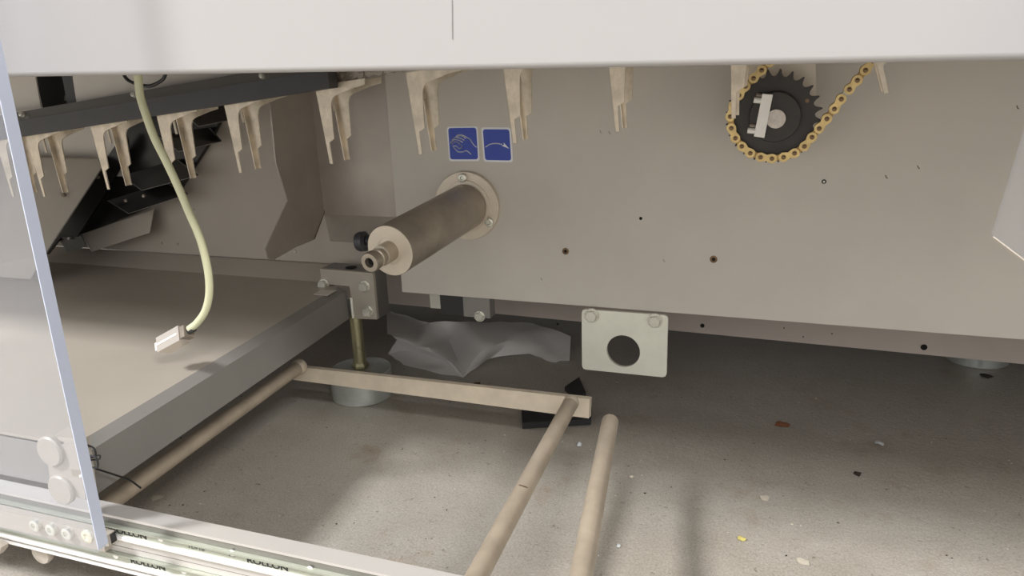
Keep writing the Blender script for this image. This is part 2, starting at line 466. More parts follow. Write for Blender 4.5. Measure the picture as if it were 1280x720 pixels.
# zinc plate with hole
YZ = .993
zp = thing('zinc_plate', 'pale zinc-plated square plate with a round hole, bolted under the panel', 'metal plate', (-.216, YZ, .07))
c4 = [PY(727, 386.5, YZ), PY(835, 394.5, YZ), PY(833, 472, YZ), PY(727.5, 461.5, YZ)]
hc = PY(779, 439, YZ); hr = .0233
b = nb(); outer = []
for i in range(4):
    c = c4[i]; pr = c4[i - 1]; nx = c4[(i + 1) % 4]
    u = (pr - c).normalized() * .005; v = (nx - c).normalized() * .005
    outer += [c + u, c + u * .3 + v * .3, c + v]
# ring of faces between outline and the hole
N = 48
def outp(a):
    d = Vector((math.cos(a), 0, math.sin(a))); best = None
    for p, q in zip(outer, outer[1:] + outer[:1]):
        e = q - p; w = p - hc
        den = d.x * e.z - d.z * e.x
        if abs(den) < 1e-9: continue
        tt = (w.x * e.z - w.z * e.x) / den; ss = (w.x * d.z - w.z * d.x) / den
        if tt > 0 and -1e-6 <= ss <= 1 + 1e-6: best = tt if best is None else min(best, tt)
    return hc + d * best
angs = sorted([2 * math.pi * k / N for k in range(N)] + [math.atan2((p - hc).z, (p - hc).x) % (2 * math.pi) for p in outer])
rings = []
for y in (0, .005):
    A = [b.verts.new(outp(a) + Vector((0, y, 0))) for a in angs]
    B = [b.verts.new(hc + Vector((math.cos(a) * hr, y, math.sin(a) * hr))) for a in angs]
    rings.append((A, B))
n = len(angs)
for k in range(n):
    k2 = (k + 1) % n
    for (A, B) in rings: b.faces.new([A[k], A[k2], B[k2], B[k]])
    b.faces.new([rings[0][0][k], rings[0][0][k2], rings[1][0][k2], rings[1][0][k]])
    b.faces.new([rings[0][1][k], rings[0][1][k2], rings[1][1][k2], rings[1][1][k]])
link('plate', b, M['zinc'], zp)
for px, py in ((740, 394), (819, 400.5)):
    hexbolt(zp, PY(px, py, YZ), (0, -1, 0), .0088, .006, .0102, phase=.2)
# ------------------------------------------------------------------ spindle
base = PY(585, 256.5, YP); end = Vector((-.4583, .80, .2803))
ax = (end - base).normalized()
sp = thing('roller_spindle', 'thick grey steel spindle sticking out of the panel on a round flange', 'spindle', base)
b = nb(); lathe(b, base, (0, -1, 0), [(0, 0), (0, .0485), (.006, .0485), (.0068, .0477), (.0068, .0365), (.0082, .036), (.0082, 0)], 72)
link('flange', b, M['flange'], sp, smooth=True)
for px, py in ((579, 222), (612.5, 277.5)):
    p = PY(px, py, YP - .0068); caphead(sp, p, (0, -1, 0), .0062, .005)
b = nb(); Lr = (end - base).length
lathe(b, base + ax * .007, ax, [(0, 0), (0, .0318), (Lr - .0075, .0318), (Lr - .007, .0315), (Lr - .007, 0)], 72)
link('tube', b, M['tube'], sp, smooth=True)
b = nb(); lathe(b, end, ax, [(0, 0), (0, .0315), (.0006, .031), (.0006, .017), (.0000, .0165), (.0002, .0125), (.0002, 0)], 72)
link('end_face', b, M['flange'], sp, smooth=True)
tip = PY(470, 325.5, .752)
a2 = (tip - end).normalized(); L2 = (tip - end).length
sh0 = end + (tip - end) * 0
b = nb(); lathe(b, end, ax, [(0, .0125), (.019, .0125), (.020, .0095), (.023, .0092), (.024, .0112), (.028, .0112), (.029, .0096), (.032, .0096), (.033, .0118), (.042, .0118), (.0435, .011), (.0435, .006), (.036, .0058), (.036, 0)], 40)
link('nipple', b, M['steel'], sp, smooth=True)
b = nb(); cyl(b, end + ax * .0368, end + ax * .0369, .0056, 20); link('bore', b, M['hole'], sp)
# black knob on the left side of the tube
k1 = PY(461, 300, .86); k0 = PY(441, 301.5, .86)
kd = (k0 - k1).normalized()
b = nb(); kp = PY(471, 300.5, .86)
lathe(b, kp, kd, [(0, 0), (0, .0058), (.014, .0058), (.014, .0095), (.017, .0130), (.0245, .0132), (.028, .0118), (.0295, .008), (.0295, 0)], 32)
link('knob', b, M['knob'], sp, smooth=True)

# ------------------------------------------------------------------ left back wall, chute and tray
TZ = .171                                    # height of the tray
YW = 1.018
wl = thing('back_wall_sheet', 'grey sheet metal back wall behind the tray at the left', 'machine panel', (-1.2, YW, .17))
zs = .1945
b = nb(); box(b, -2.0, -.53, YW, YW + .003, zs, .945); link('upper_sheet', b, M['wall'], wl)
b = nb(); prism(b, [Vector((-2.0, .974, TZ + .006)), Vector((-2.0, YW - .001, zs - .0015)), Vector((-2.0, YW + .001, zs - .0015)), Vector((-2.0, .976, TZ + .004))], (1.322, 0, 0)); link('lower_strip', b, M['wall'], wl)
for px, py in ((202, 304), (222, 305), (242, 262)):
    p = PY(px, py, YW); b = nb(); cyl(b, p, p + Vector((0, -.0012, 0)), .0024, 12); link('rivet', b, M['tube'], wl)

ch = thing('guide_chute', 'bent stainless steel guide with a pointed side fin beside the panel edge', 'metal guide', (-.68, .99, .2))
YC = 1.0065
cb = PY(405, 267, YC); xb = cb.x
b = nb()
YL_ = YC + .0090
th = .0016
fb = PY(420, 302, YL_).z
box(b, xb, -.545, YC, YC + th, cb.z - .001, .94)
prism(b, [Vector((xb, YC, cb.z)), Vector((xb, YL_, fb)), Vector((xb, YL_ + .0015, fb)), Vector((xb, YC + th, cb.z - .002))], (-.5585 - xb, 0, 0))
link('back_plate', b, M['stainless'], ch)
b = nb()
fp = [PX(404, 110, xb), PX(404.5, 266, xb), PX(392, 300, xb), PX(370, 309, xb), PX(343, 324.5, xb), PX(338, 325, xb), PX(334.5, 321.5, xb), PX(332, 312, xb), PX(360, 252, xb), PX(345, 203, xb), PX(337, 120, xb)]
fp.insert(0, Vector((xb, fp[0].y, .6))); fp.append(Vector((xb, fp[-1].y, .6)))
prism(b, fp, (-.002, 0, 0)); link('side_fin', b, M['stainless'], ch)
b = nb(); tube(b, [PX(404.5, 110, xb + .001), PX(405.5, 266, xb + .001), PX(393, 299, xb + .001)], .0007, 6); link('weld_seam', b, M['rustline'], ch)
b = nb(); lathe(b, PX(369, 314, xb), (1, 0, 0), [(0, 0), (0, .003), (.001, .0028), (.0018, .0015), (.002, 0)], 16); link('spot_weld', b, M['bolt'], ch, smooth=True)

tr = thing('shelf_tray', 'wide flat grey sheet metal tray with folded side at the lower left', 'tray', (-1.1, .75, .115))
e1 = PZ(438, 361, TZ); e2 = PZ(320, 435, TZ); e3 = PZ(120, 559, TZ)
dirv = (e1 - e3).normalized()
back = e3 + dirv * ((.957 - e3.y) / dirv.y); frontp = e3 + dirv * ((.456 - e3.y) / dirv.y)
ex = Vector((-1, 0, 0))
def fold(name, prof, mt):
    b = nb(); A = [b.verts.new(Vector((frontp.x - s_, frontp.y, z))) for s_, z in prof]; B = [b.verts.new(Vector((back.x - s_, back.y, z))) for s_, z in prof]
    n = len(A)
    for i in range(n): b.faces.new([A[i], A[(i + 1) % n], B[(i + 1) % n], B[i]])
    b.faces.new(A); b.faces.new(B[::-1])
    return link(name, b, M[mt], tr)
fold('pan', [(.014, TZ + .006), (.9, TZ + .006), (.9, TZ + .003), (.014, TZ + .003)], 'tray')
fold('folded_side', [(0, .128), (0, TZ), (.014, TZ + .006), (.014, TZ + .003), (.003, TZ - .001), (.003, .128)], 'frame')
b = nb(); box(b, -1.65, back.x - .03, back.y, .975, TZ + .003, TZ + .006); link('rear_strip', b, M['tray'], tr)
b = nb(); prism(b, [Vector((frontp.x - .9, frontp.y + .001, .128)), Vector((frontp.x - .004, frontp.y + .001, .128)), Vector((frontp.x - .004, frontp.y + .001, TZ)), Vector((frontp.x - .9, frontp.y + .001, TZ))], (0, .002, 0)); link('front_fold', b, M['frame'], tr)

YK = .958
b = nb(); prism(b, [PZ(x, y, TZ + .0062) for x, y in ((392, 368), (401, 363), (421, 363), (409, 370))], (0, 0, .0006)); link('weld_tab', b, M['panel'], tr)
blk = thing('corner_block', 'grey steel corner block with three hex bolts above the threaded stud', 'mounting block', (-.63, 1.0, .125))
tl = PY(400, 336, YK); tR = PY(466, 341.5, YK); bR = PY(470, 395, YK); bm_ = PY(441, 397, YK); im = PY(439, 362, YK); il = PY(402, 366, YK)
b = nb()
prism(b, [tl, tR, Vector((tR.x, YK, .130)), Vector((bm_.x, YK, .128)), Vector((bm_.x, YK, TZ + .008)), Vector((tl.x, YK, TZ + .008))], (0, .006, 0))
link('face_plate', b, M['tray'], blk, bevel=.0006)
b = nb(); prism(b, [Vector((tl.x, YK + .006, tl.z)), Vector((tR.x, YK + .006, tR.z)), Vector((tR.x, YK + .006, .130)), Vector((bm_.x, YK + .006, .130)), Vector((bm_.x, YK + .006, TZ + .008)), Vector((tl.x, YK + .006, TZ + .008))], (0, .032, 0))
link('body', b, M['dark_top'], blk, bevel=.0006)
b = nb(); pc = Vector((-.628, .976, tl.z)); cyl(b, pc, pc + Vector((0, 0, .0004)), .0085, 20); link('threaded_hole', b, M['hole'], blk)
for px, py in ((405.5, 355), (456.5, 357.5), (460.5, 388.5)):
    hexbolt(blk, PY(px, py, YK), (0, -1, 0), .0078, .007, .0088, phase=.25)
b = nb(); pw = [Vector((bm_.x + .002, YK - .002, z)) for z in (.162, .15, .14, .130)]; tube(b, pw, .0022, 8); link('weld_seam', b, M['zinc'], blk, smooth=True)

# ------------------------------------------------------------------ deflector sheets and black stacker at upper left
def quad(b, pts, th=(0, .0015, 0)): prism(b, pts, th)
df = thing('deflector_sheet', 'large tilted grey sheet behind the acrylic door at the left edge', 'metal sheet', (-1.2, .9, .2))
b = nb(); q = [PY(-60, 196, .97), PY(122, 199.5, .97), PY(128, 209, .96), PY(56, 318, .86), PY(38, 349, .84), PY(-60, 342, .84)]
quad(b, q, (0, .003, .002)); link('sheet', b, M['tray'], df)
b = nb(); tube(b, [q[2], q[3], q[4]], .0012, 6); link('cut_edge', b, M['cutedge'], df)
p = (q[0] * .0 + PY(80, 244, .925)); b = nb(); lathe(b, p, (.2, -.6, .6), [(0, 0), (0, .004), (.006, .004), (.007, .002), (.007, 0)], 16); link('bolt', b, M['oiled'], df, smooth=True)
b = nb(); box(b, -1.65, PY(152, 172, 1.0).x, 1.0, 1.003, PY(60, 197, 1.0).z - .03, .6)
bk = link('rear_plate', b, M['panel'], None); tag(bk, 'plain grey plate behind the leftmost gripper fingers under the dark rail', 'metal sheet')

stk = thing('drop_stack', 'black stepped metal plates descending to the left below the gripper fingers', 'stacked guide plates', (-1.05, 1.01, .25))
b = nb(); quad(b, [PY(x, y, 1.006) for x, y in ((124, 210), (150, 168), (200, 130), (275, 120), (276, 148), (262, 176), (238, 214), (222, 240), (180, 262), (104, 292), (76, 297))], (0, .008, 0))
link('backing', b, M['black_sheet'], stk)
b = nb(); quad(b, [PY(x, y, .985) for x, y in ((126, 208), (152, 170), (158, 172), (160, 190), (130, 245), (96, 296), (76, 297), (60, 318), (57, 316))], (0, .004, 0)); link('side_cheek', b, M['black_sheet'], stk)
for i, q4 in enumerate((((225, 138), (248, 158), (289.5, 150), (278, 130)), ((197, 170), (223, 189.5), (276.5, 177), (262, 160)),
                        ((152, 220), (177.5, 238), (247.5, 219.5), (222, 200)), ((135, 251), (161, 267), (235, 243), (207, 228)))):
    ys = (1.0, .972, .972, 1.0)
    P = [PY(x, y, yy) for (x, y), yy in zip(q4, ys)]
    b = nb(); quad(b, P, (0, .0012, .001)); pt = link('step_plate', b, M['black_sheet'], stk)
    b = nb(); tube(b, [P[0], P[1]], .0008, 6); tube(b, [P[1], P[2], P[3]], .0006, 6); link('cut_edge', b, M['cutedge'], pt)  # cut steel edge; its lit brightness is put into the paler colour
b = nb(); quad(b, [PY(x, y, yy) for x, y, yy in ((101, 293, 1.0), (115.5, 314.5, .985), (187, 291, .985), (192, 262, 1.0))], (0, .0015, 0)); lo = link('lower_plate', b, M['wall'], stk, label='grey lower plate')
b = nb(); tube(b, [PY(101, 293, .999), PY(115.5, 314.5, .984)], .0009, 6); link('cut_edge', b, M['bolt'], lo)
b = nb(); quad(b, [PY(x, y, .99) for x, y in ((74, 299), (84, 315.5), (108, 308), (100, 292))], (0, .0015, 0)); link('corner_plate', b, M['dark_top'], stk)
b = nb(); lathe(b, PY(88, 298, .989), (0, -1, .3), [(0, 0), (0, .003), (.004, .003), (.004, 0)], 10); link('bolt', b, M['bolt'], stk)
for px, py in ((180.5, 245), (158, 251), (123.5, 222)):
    b = nb(); lathe(b, PY(px, py, .978), (.1, -1, .3), [(0, 0), (0, .0028), (.003, .0026), (.004, 0)], 12); link('bolt', b, M['oiled'], stk, smooth=True)

# ------------------------------------------------------------------ chain guide rail with cover plates
YG = .80
gd = thing('chain_guide', 'dark grey sloping rail above the row of gripper fingers at upper left', 'guide rail', (-.8, YG, .44))
A0 = PY(20, 172, YG); A1 = PY(320, 125, YG); sG = (A1.z - A0.z) / (A1.x - A0.x)
xe = PY(412, 112, YG).x
zG = lambda x, d=0: A0.z + sG * (x - A0.x) + d
hf = PY(17, 152, YG).z - zG(PY(17, 152, YG).x)
ht = PY(15, 141, YG).z - zG(PY(15, 141, YG).x)
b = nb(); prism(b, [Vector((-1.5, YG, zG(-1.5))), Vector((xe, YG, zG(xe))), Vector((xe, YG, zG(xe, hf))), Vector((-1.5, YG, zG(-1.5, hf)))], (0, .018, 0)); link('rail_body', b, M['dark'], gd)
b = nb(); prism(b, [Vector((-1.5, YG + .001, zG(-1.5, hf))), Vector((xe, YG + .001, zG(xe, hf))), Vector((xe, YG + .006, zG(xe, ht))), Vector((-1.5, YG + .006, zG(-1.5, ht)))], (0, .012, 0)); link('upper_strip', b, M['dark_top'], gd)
for px, py in ((29, 143.5), (169, 119), (329, 95.5)):
    b = nb(); lathe(b, PY(px, py, YG + .003), (0, -1, .3), [(0, 0), (0, .0034), (.005, .003), (.006, 0)], 12); link('screw', b, M['bolt'], gd, smooth=True)
YV = .822
def cover(pts, label):
    b = nb(); prism(b, [PY(x, y, YV) for x, y in pts], (0, .002, 0)); o = link('cover_plate', b, M['panel']); tag(o, label, 'metal sheet')
cover([(-40, 60), (44, 60), (44.5, 98), (51, 134.5), (15, 140.5), (-40, 148)], 'pale grey cover plate left of the dark opening above the guide rail')
cover([(90, 60), (370, 60), (366, 84), (300, 94), (95.5, 127.5), (91, 98)], 'long pale grey cover plate right of the dark opening above the guide rail')
b = nb(); box(b, -1.05, -.80, .86, .90, .43, .60); ib = link('inner_housing', b, M['black']); tag(ib, 'black housing visible inside the dark opening above the guide rail', 'machine part')
b = nb(); box(b, -.965, -.945, .83, .85, .44, .6); ib = link('inner_post', b, M['dark']); tag(ib, 'narrow dark post inside the opening above the guide rail', 'machine part')
b = nb()
for k in range(3): tube(b, [PY(81, 120 + k * 2.3, .835), PY(88, 121 + k * 2.6, .835), PY(97, 120 + k * 2.6, .835)], .001, 6)
wi = link('wire_bundle', b, M['cutedge']); tag(wi, 'short pale wires poking out inside the dark opening', 'wires')
b = nb(); tube(b, spline([PY(x, y, .79) for x, y in ((150, 80), (157, 97), (168, 104), (186, 107.5), (200, 102), (206, 95), (208, 80))], 6), .0022, 8)
o = link('cable_loop', b, M['rubber'], smooth=True); tag(o, 'thin dark cable loop behind the top of the cream cable', 'cable')

# ------------------------------------------------------------------ gripper fingers
F_OUT = [(-1.4, 0), (2.9, 0), (.6, 26), (8.0, 30.2), (8.6, 69.5), (9.2, 74), (11.5, 78.5), (16, 81), (21.5, 83), (41.6, 89.2), (56.4, 92.5), (57.5, 100), (-11.2, 92.2), (-10.6, 88)]
def finger_mesh(off):
    b = nb(); prism(b, [Vector((x / 1000, off, z / 1000)) for x, z in F_OUT], (0, .0018, 0)); return b
def raw_link(name, bm, mt, parent, bevel=.0003):
    if bevel: bmesh.ops.bevel(bm, geom=bm.edges[:], offset=bevel, segments=1, affect='EDGES')
    bmesh.ops.recalc_face_normals(bm, faces=bm.faces)
    me = bpy.data.meshes.new(name); bm.to_mesh(me); bm.free(); me.materials.append(mt)
    o = bpy.data.objects.new(name, me); COL.objects.link(o); o.parent = parent; return o
YF = .82
g0 = thing('gripper', '', 'gripper', (0, 0, 0), 'steel gripper fingers on the chain')
f1 = raw_link('finger', finger_mesh(0), M['finger'], g0)
f2 = raw_link('finger', finger_mesh(.039), M['finger'], g0)
bb = nb(); prism(bb, [Vector((-.0106, .0325, .088)), Vector((-.0014, .0325, 0)), Vector((-.0004, .0325, 0)), Vector((-.0096, .0325, .088))], (0, .0065, 0)); raw_link('folded_edge', bb, M['finger'], f2, 0)
bb = nb(); prism(bb, [Vector((.001, .016, .062)), Vector((.0045, .016, .062)), Vector((.002, .016, .092)), Vector((-.002, .016, .092))], (0, .0015, 0)); raw_link('spacer', bb, M['finger'], g0, 0)
bb = nb(); prism(bb, [Vector((-.011, .0018, .0905)), Vector((.012, .0018, .0905)), Vector((.012, .0018, .0925)), Vector((-.011, .0018, .0925))], (0, .0372, 0)); raw_link('web', bb, M['finger'], g0, 0)
stations = [((16, 246), 0, 'gripper finger pair seen through the acrylic door, leftmost of the row'),
    ((55, 246), 0, 'gripper finger pair just right of the acrylic door edge'),
    ((135, 237), 0, 'gripper finger pair left of the cream cable, second from the door edge'),
    ((217, 228), 0, 'gripper finger pair crossed by the cream cable'),
    ((300, 216), 0, 'gripper finger pair in front of the upper edge of the side fin'),
    ((413.5, 205), 0, 'gripper finger pair under the end of the dark rail'),
    ((525, 193), 0, 'gripper finger pair left of the blue stickers'),
    ((643, 179), 0, 'gripper finger pair overlapping the curved arrow sticker'),
    ((771, 164.5), 0, 'gripper finger pair alone between the stickers and the sprocket'),
    ((916, 148), 3, 'gripper finger pair in front of the left side of the sprocket chain'),
    ((1107, 117), -12, 'tilted gripper finger pair at the top right of the gold chain')]
for i, ((px, py), tilt, lab) in enumerate(stations):
    if i == 0: g = g0
    else:
        g = g0.copy(); COL.objects.link(g)
        for chd in (c for c in g0.children):
            c = chd.copy(); COL.objects.link(c); c.parent = g
            for gc in chd.children:
                d = gc.copy(); COL.objects.link(d); d.parent = c
    g.location = PY(px, py, YF); g['label'] = lab
    g.rotation_euler = (0, R(tilt), 0)

# ------------------------------------------------------------------ chain links
def link_outline(p, q, r, w):
    d = (q - p).normalized(); n = Vector((-d.z, 0, d.x)); pts = []
    L = (q - p).length
    for k in range(9):
        a = R(60 + k * 30); pts.append(p + d * math.cos(a) * r + n * math.sin(a) * r)
    pts.append((p + q) / 2 - n * w)
    for k in range(9):
        a = R(240 + k * 30); pts.append(q + d * math.cos(a) * r + n * math.sin(a) * r)
    pts.append((p + q) / 2 + n * w)
    return pts
def chain(parent, pos, mt, mp, y_half=.0075, special=()):
    for i, (p, q) in enumerate(zip(pos, pos[1:])):
        outer = i % 2 == 0
        yo = y_half if outer else y_half - .0017
        b = nb()
        for s in (-1, 1):
            y0 = s * yo
            prism(b, [v + Vector((0, y0 - .0007, 0)) for v in link_outline(p, q, .0054 if outer else .0048, .0034 if outer else .0030)], (0, .0014, 0))
        mm = M['greylink'] if i in special else M[mt if outer or mt != 'gold' else 'gold_inner']
        lk = link('outer_link' if outer else 'inner_link', b, mm, parent, bevel=.0003)
        b = nb()
        if outer:
            for v in (p, q):
                lathe(b, v + Vector((0, yo + .0008, 0)), (0, -1, 0), [(0, 0), (0, .0019), (yo * 2 + .0019, .0019), (yo * 2 + .0022, .0014), (yo * 2 + .0022, 0)], 14)
                lathe(b, v + Vector((0, -yo - .0006, 0)), (0, -1, 0), [(0, .0027), (.0005, .0026), (.0005, .0019)], 16)
            link('pin', b, M[mp], lk, smooth=True)
        else:
            for v in (p, q): cyl(b, v + Vector((0, -.005, 0)), v + Vector((0, .005, 0)), .0037, 16)
            link('roller', b, M[mp], lk, smooth=True)
YS = .93
gold = [(972, 68), (962.6, 77.5), (952.6, 87.6), (942.6, 97.6), (932.5, 107.6), (924.5, 118.8), (917.5, 131), (913.5, 145), (915, 159.4), (920, 171.8), (928, 181.9), (938.5, 190.4), (951.3, 195.4), (965.4, 197.1), (979.8, 195.4), (993.4, 190.4), (1005.6, 181.9), (1015, 170.6), (1024, 159.8), (1033.5, 147.8), (1042.8, 135.6), (1051.3, 123.3), (1061.3, 111.3), (1071.3, 100), (1081.3, 87.5), (1091, 76), (1101, 64)]
gp = [PY(x, y, YS) for x, y in gold]
cg = thing('roller_chain', 'gold coloured roller chain looped around the black sprocket', 'chain', gp[13])
chain(cg, gp, 'gold', 'chainpin', special=(21,))
cpos = []
c0 = PY(419, 97.5, .835); stp = .0127
for k in range(58): cpos.append(c0 + Vector((k * stp * .994, 0, k * stp * .109)))
cc = thing('conveyor_chain', 'dark oily roller chain just under the cover where the dark rail ends', 'chain', c0)
chain(cc, cpos, 'oiled', 'oiled', .006)

# ------------------------------------------------------------------ sprocket
sc_ = PY(966.5, 145.5, YS)
sk = thing('sprocket', 'black toothed sprocket with clamp bar, mounted on the panel', 'sprocket', sc_)
N = 24; prof = []
ph = math.atan2((gp[13] - sc_).z, (gp[13] - sc_).x)
for k in range(N):
    a0 = ph + 2 * math.pi * k / N
    for da, r in ((0, .0432), (.18, .0440), (.32, .0465), (.42, .0500), (.47, .0512), (.53, .0512), (.58, .0500), (.68, .0465), (.82, .0440)):
        a = a0 + 2 * math.pi / N * da; prof.append(sc_ + Vector((math.cos(a) * r, -.0025, math.sin(a) * r)))
b = nb(); prism(b, prof, (0, .005, 0)); link('toothed_disc', b, M['sprocket'], sk)
b = nb(); lathe(b, sc_ + Vector((.002, -.0025, 0)), (0, -1, 0), [(0, 0), (0, .0275), (.006, .0275), (.0068, .0265), (.0068, 0)], 56); link('hub', b, M['sprocket'], sk, smooth=True)
b = nb(); cyl(b, PY(970.5, 147.5, YS) , Vector((PY(970.5, 147.5, YS).x, YS - .013, PY(970.5, 147.5, YS).z)), .0102, 40); link('shaft_end', b, M['shaft'], sk, smooth=True)
b = nb(); cyl(b, sc_ + Vector((0, .0025, 0)), sc_ + Vector((0, .069, 0)), .014, 32); link('axle', b, M['steel'], sk, smooth=True)
yb = YS - .0095
b = nb(); prism(b, [PY(x, y, yb - .007) for x, y in ((953, 117.3), (966, 118.5), (955.3, 172.5), (942.3, 170.5))], (0, .0075, 0)); cb_ = link('clamp_bar', b, M['bar'], sk, bevel=.0004, label='pale steel clamp bar')
for (ax0, ay0), (bx0, by0) in (((953, 126), (942.5, 125)), ((946, 164), (934.5, 163))):
    p = PY(ax0, ay0, yb - .004); q_ = PY(bx0, by0, yb - .004)
    b = nb(); cyl(b, p, q_, .0032, 18); link('bolt', b, M['bar'], sk, smooth=True)
    b = nb(); cyl(b, p + Vector((-.001, .004, .005)), q_ + Vector((.002, .004, .005)), .0026, 14); link('screw', b, M['oiled'], sk, smooth=True)
b = nb(); cyl(b, PY(1009, 126, YS - .0026), PY(1009, 126, YS - .0034), .0022, 16); link('timing_mark', b, M['chainpin'], sk)
for i, (px, py) in enumerate(((1016, 111), (979, 89), (994, 93))): pass
YM = .993
b = nb(); prism(b, [PY(932, 60, YM), PY(1019.5, 60, YM), PY(1020.5, 124, YM), PY(934, 124, YM)], (0, .006, 0))
mp_ = link('backing_plate', b, M['flange']); tag(mp_, 'bright steel backing plate behind the top of the sprocket', 'metal plate')

# ------------------------------------------------------------------ rods and crossbar
RZ = .08
fr = thing('rod_frame', 'pale steel crossbar with two round rods running forward over the floor', 'rod frame', (-.46, .87, RZ))
cA = PY(359, 450, .868); cB = PY(737, 499, .868)
yl, yr = .868, .872
P0 = PY(371, 456, yl); P1 = PY(737, 500, yr)
T0 = PY(380, 459.5, yl); B0 = PY(376, 476, yl); T1 = PY(737, 499, yr); B1 = PY(736, 523, yr)
d = (T1 - T0); t0 = T0 + d * (-.055); bo = B0 + (B1 - B0) * (-.05)
b = nb(); prism(b, [t0, T1, T1 * .5 + T1 * .5, B1, bo][0:2] + [B1, bo], (.0008, .008, 0)); link('crossbar', b, M['cross'], fr, bevel=.0015, smooth=20)
def rod(pa, pb, r, parent, mt='rod', cap=.002, name='rod'):
    pa, pb = Vector(pa), Vector(pb); L = (pb - pa).length
    b = nb(); lathe(b, pa, pb - pa, [(0, 0), (0, r - cap), (cap, r), (L - cap, r), (L, r - cap), (L, 0)], 40)
    return link(name, b, M[mt], parent, smooth=True)
a = PZ(373, 459, RZ + .006); c = PZ(132, 632, RZ + .006); dd = (c - a).normalized()
rod(a, a + dd * ((a.y - .462) / -dd.y), .0092, fr, cap=.001)
b = nb(); lathe(b, a - dd * .006, dd, [(0, 0), (0, .0105), (.004, .0112), (.008, .0105), (.012, .0095)], 32); link('weld_collar', b, M['cross'], fr, smooth=True)
a = PZ(714, 503, RZ + .006); c = PZ(599, 715, RZ + .006); dd = (c - a).normalized()
rod(a, a + dd * ((a.y - .462) / -dd.y), .0094, fr, cap=.002)
b = nb(); lathe(b, a - dd * .004, dd, [(0, 0), (0, .0085), (.004, .010), (.008, .0100), (.012, .0095)], 32); link('weld_collar', b, M['cross'], fr, smooth=True)
b = nb(); tube(b, spline([PZ(649, 606.5, RZ + .0152), PZ(655, 608, RZ + .0154), PZ(661, 611, RZ + .011)], 4), .0008, 6); link('scratch', b, M['lump'], fr)
a = PZ(763, 525, .10); c = PZ(727, 716, .10); dd = (c - a).normalized()
b = nb(); r_ = .0094; L = .52
lathe(b, a, dd, [(0, 0), (.0004, r_ * .5), (.0018, r_ * .82), (.004, r_), (L, r_), (L, 0)], 40)
o = link('loose_rod', b, M['rod'], smooth=True); tag(o, 'single round pale steel rod, rightmost of the three rods', 'rod')

# ------------------------------------------------------------------ front double rail
rl = thing('telescopic_rail', 'silver double slide rail with black lettering crossing the lower left corner', 'slide rail', (-.5, .445, .06))
YR = .437
X0, X1 = -.95, -.02
def strip(name, y0, y1, z0, z1, mt, bev=0, x0=X0, x1=X1):
    b = nb(); box(b, x0, x1, y0, y1, z0, z1); return link(name, b, M[mt], rl, bevel=bev)
# end cut at upper right, where the top flange stops
xs = PZ(583, 719, .125).x
xs_end = .10
strip('top_flange', YR, YR + .0165, .1225, .125, 'alu', .0004, X0, xs_end)
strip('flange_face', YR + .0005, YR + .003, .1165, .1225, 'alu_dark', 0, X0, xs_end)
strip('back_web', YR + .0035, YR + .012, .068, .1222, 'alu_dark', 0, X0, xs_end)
def channel(zt, zbm, label):
    """C-shaped slide channel: upper lip, recessed face, lower lip"""
    b = nb()
    box(b, X0, xs_end, YR - .004, YR + .004, zt - .0014, zt)
    box(b, X0, xs_end, YR - .0005, YR + .004, zbm, zt - .0014)
    o = link('channel', b, M['railgrey'], rl)
    b = nb(); lathe(b, (X0, YR - .001, zbm - .001), (1, 0, 0), [(0, 0), (0, .0027), (xs_end - X0, .0027), (xs_end - X0, 0)], 16)
    link('polished_lip', b, M['lip'], o, smooth=True)
    return o
c1 = channel(.1163, .1055, ''); c2 = channel(.0878, .0775, '')
strip('middle_web', YR, YR + .0035, .0945, .1015, 'alu'); strip('seam', YR + .0008, YR + .0035, .0937, .0945, 'dark'); strip('lower_web', YR, YR + .0035, .0882, .0937, 'alu')
strip('bottom_groove', YR + .001, YR + .0035, .0715, .0745, 'dark_top'); strip('bottom_edge', YR - .002, YR + .0035, .0685, .0712, 'lip', .0003)
def lettering(txt, px, py, size, mt, par):
    cu = bpy.data.curves.new('lettering', 'FONT'); cu.body = txt; cu.size = size; cu.extrude = .0001; cu.offset = size * .02
    cu.space_character = 1.1
    to = bpy.data.objects.new('lettering', cu); COL.objects.link(to)
    me = bpy.data.meshes.new_from_object(to); bpy.data.objects.remove(to)
    p = PY(px, py, YR - .0007)
    me.transform(Matrix.Rotation(R(90), 4, 'X'))
    me.materials.append(M[mt]); me.name = 'lettering'
    o = bpy.data.objects.new('lettering', me); COL.objects.link(o); o.parent = par
    o.location = p - origin(par)
    o.scale = (1.45, 1, 1)
def holes(ch_, pts):
    for px, py in pts:
        p = PY(px, py, YR - .0005); b = nb(); cyl(b, p, p + Vector((0, -.0006, 0)), .0030, 18); link('countersunk_hole', b, M['lip'], ch_)
T1z, T2z = .1085, .0798
def at_x(x, z): # pixel-free placement helper
    return Vector((x, YR - .0007, z))
def lettering_at(txt, x, z, size, mt, par):
    cu = bpy.data.curves.new('lettering', 'FONT'); cu.body = txt; cu.size = size; cu.extrude = .0001; cu.offset = size * .025
    to = bpy.data.objects.new('lettering', cu); COL.objects.link(to)
    me = bpy.data.meshes.new_from_object(to); bpy.data.objects.remove(to)
    me.transform(Matrix.Scale(1.5, 4, (1, 0, 0))); me.transform(Matrix.Rotation(R(90), 4, 'X'))
    me.materials.append(M[mt]); me.name = 'lettering'
    o = bpy.data.objects.new('lettering', me); COL.objects.link(o); o.parent = par
    o.location = at_x(x, z) - origin(par)
x1a = PY(139, 660, YR).x; x1b = PY(308, 694, YR).x
lettering_at('ROLLON', x1a, T1z, .0068, 'ink', c1); lettering_at('ROLLON', x1b, T1z, .0068, 'ink', c1)
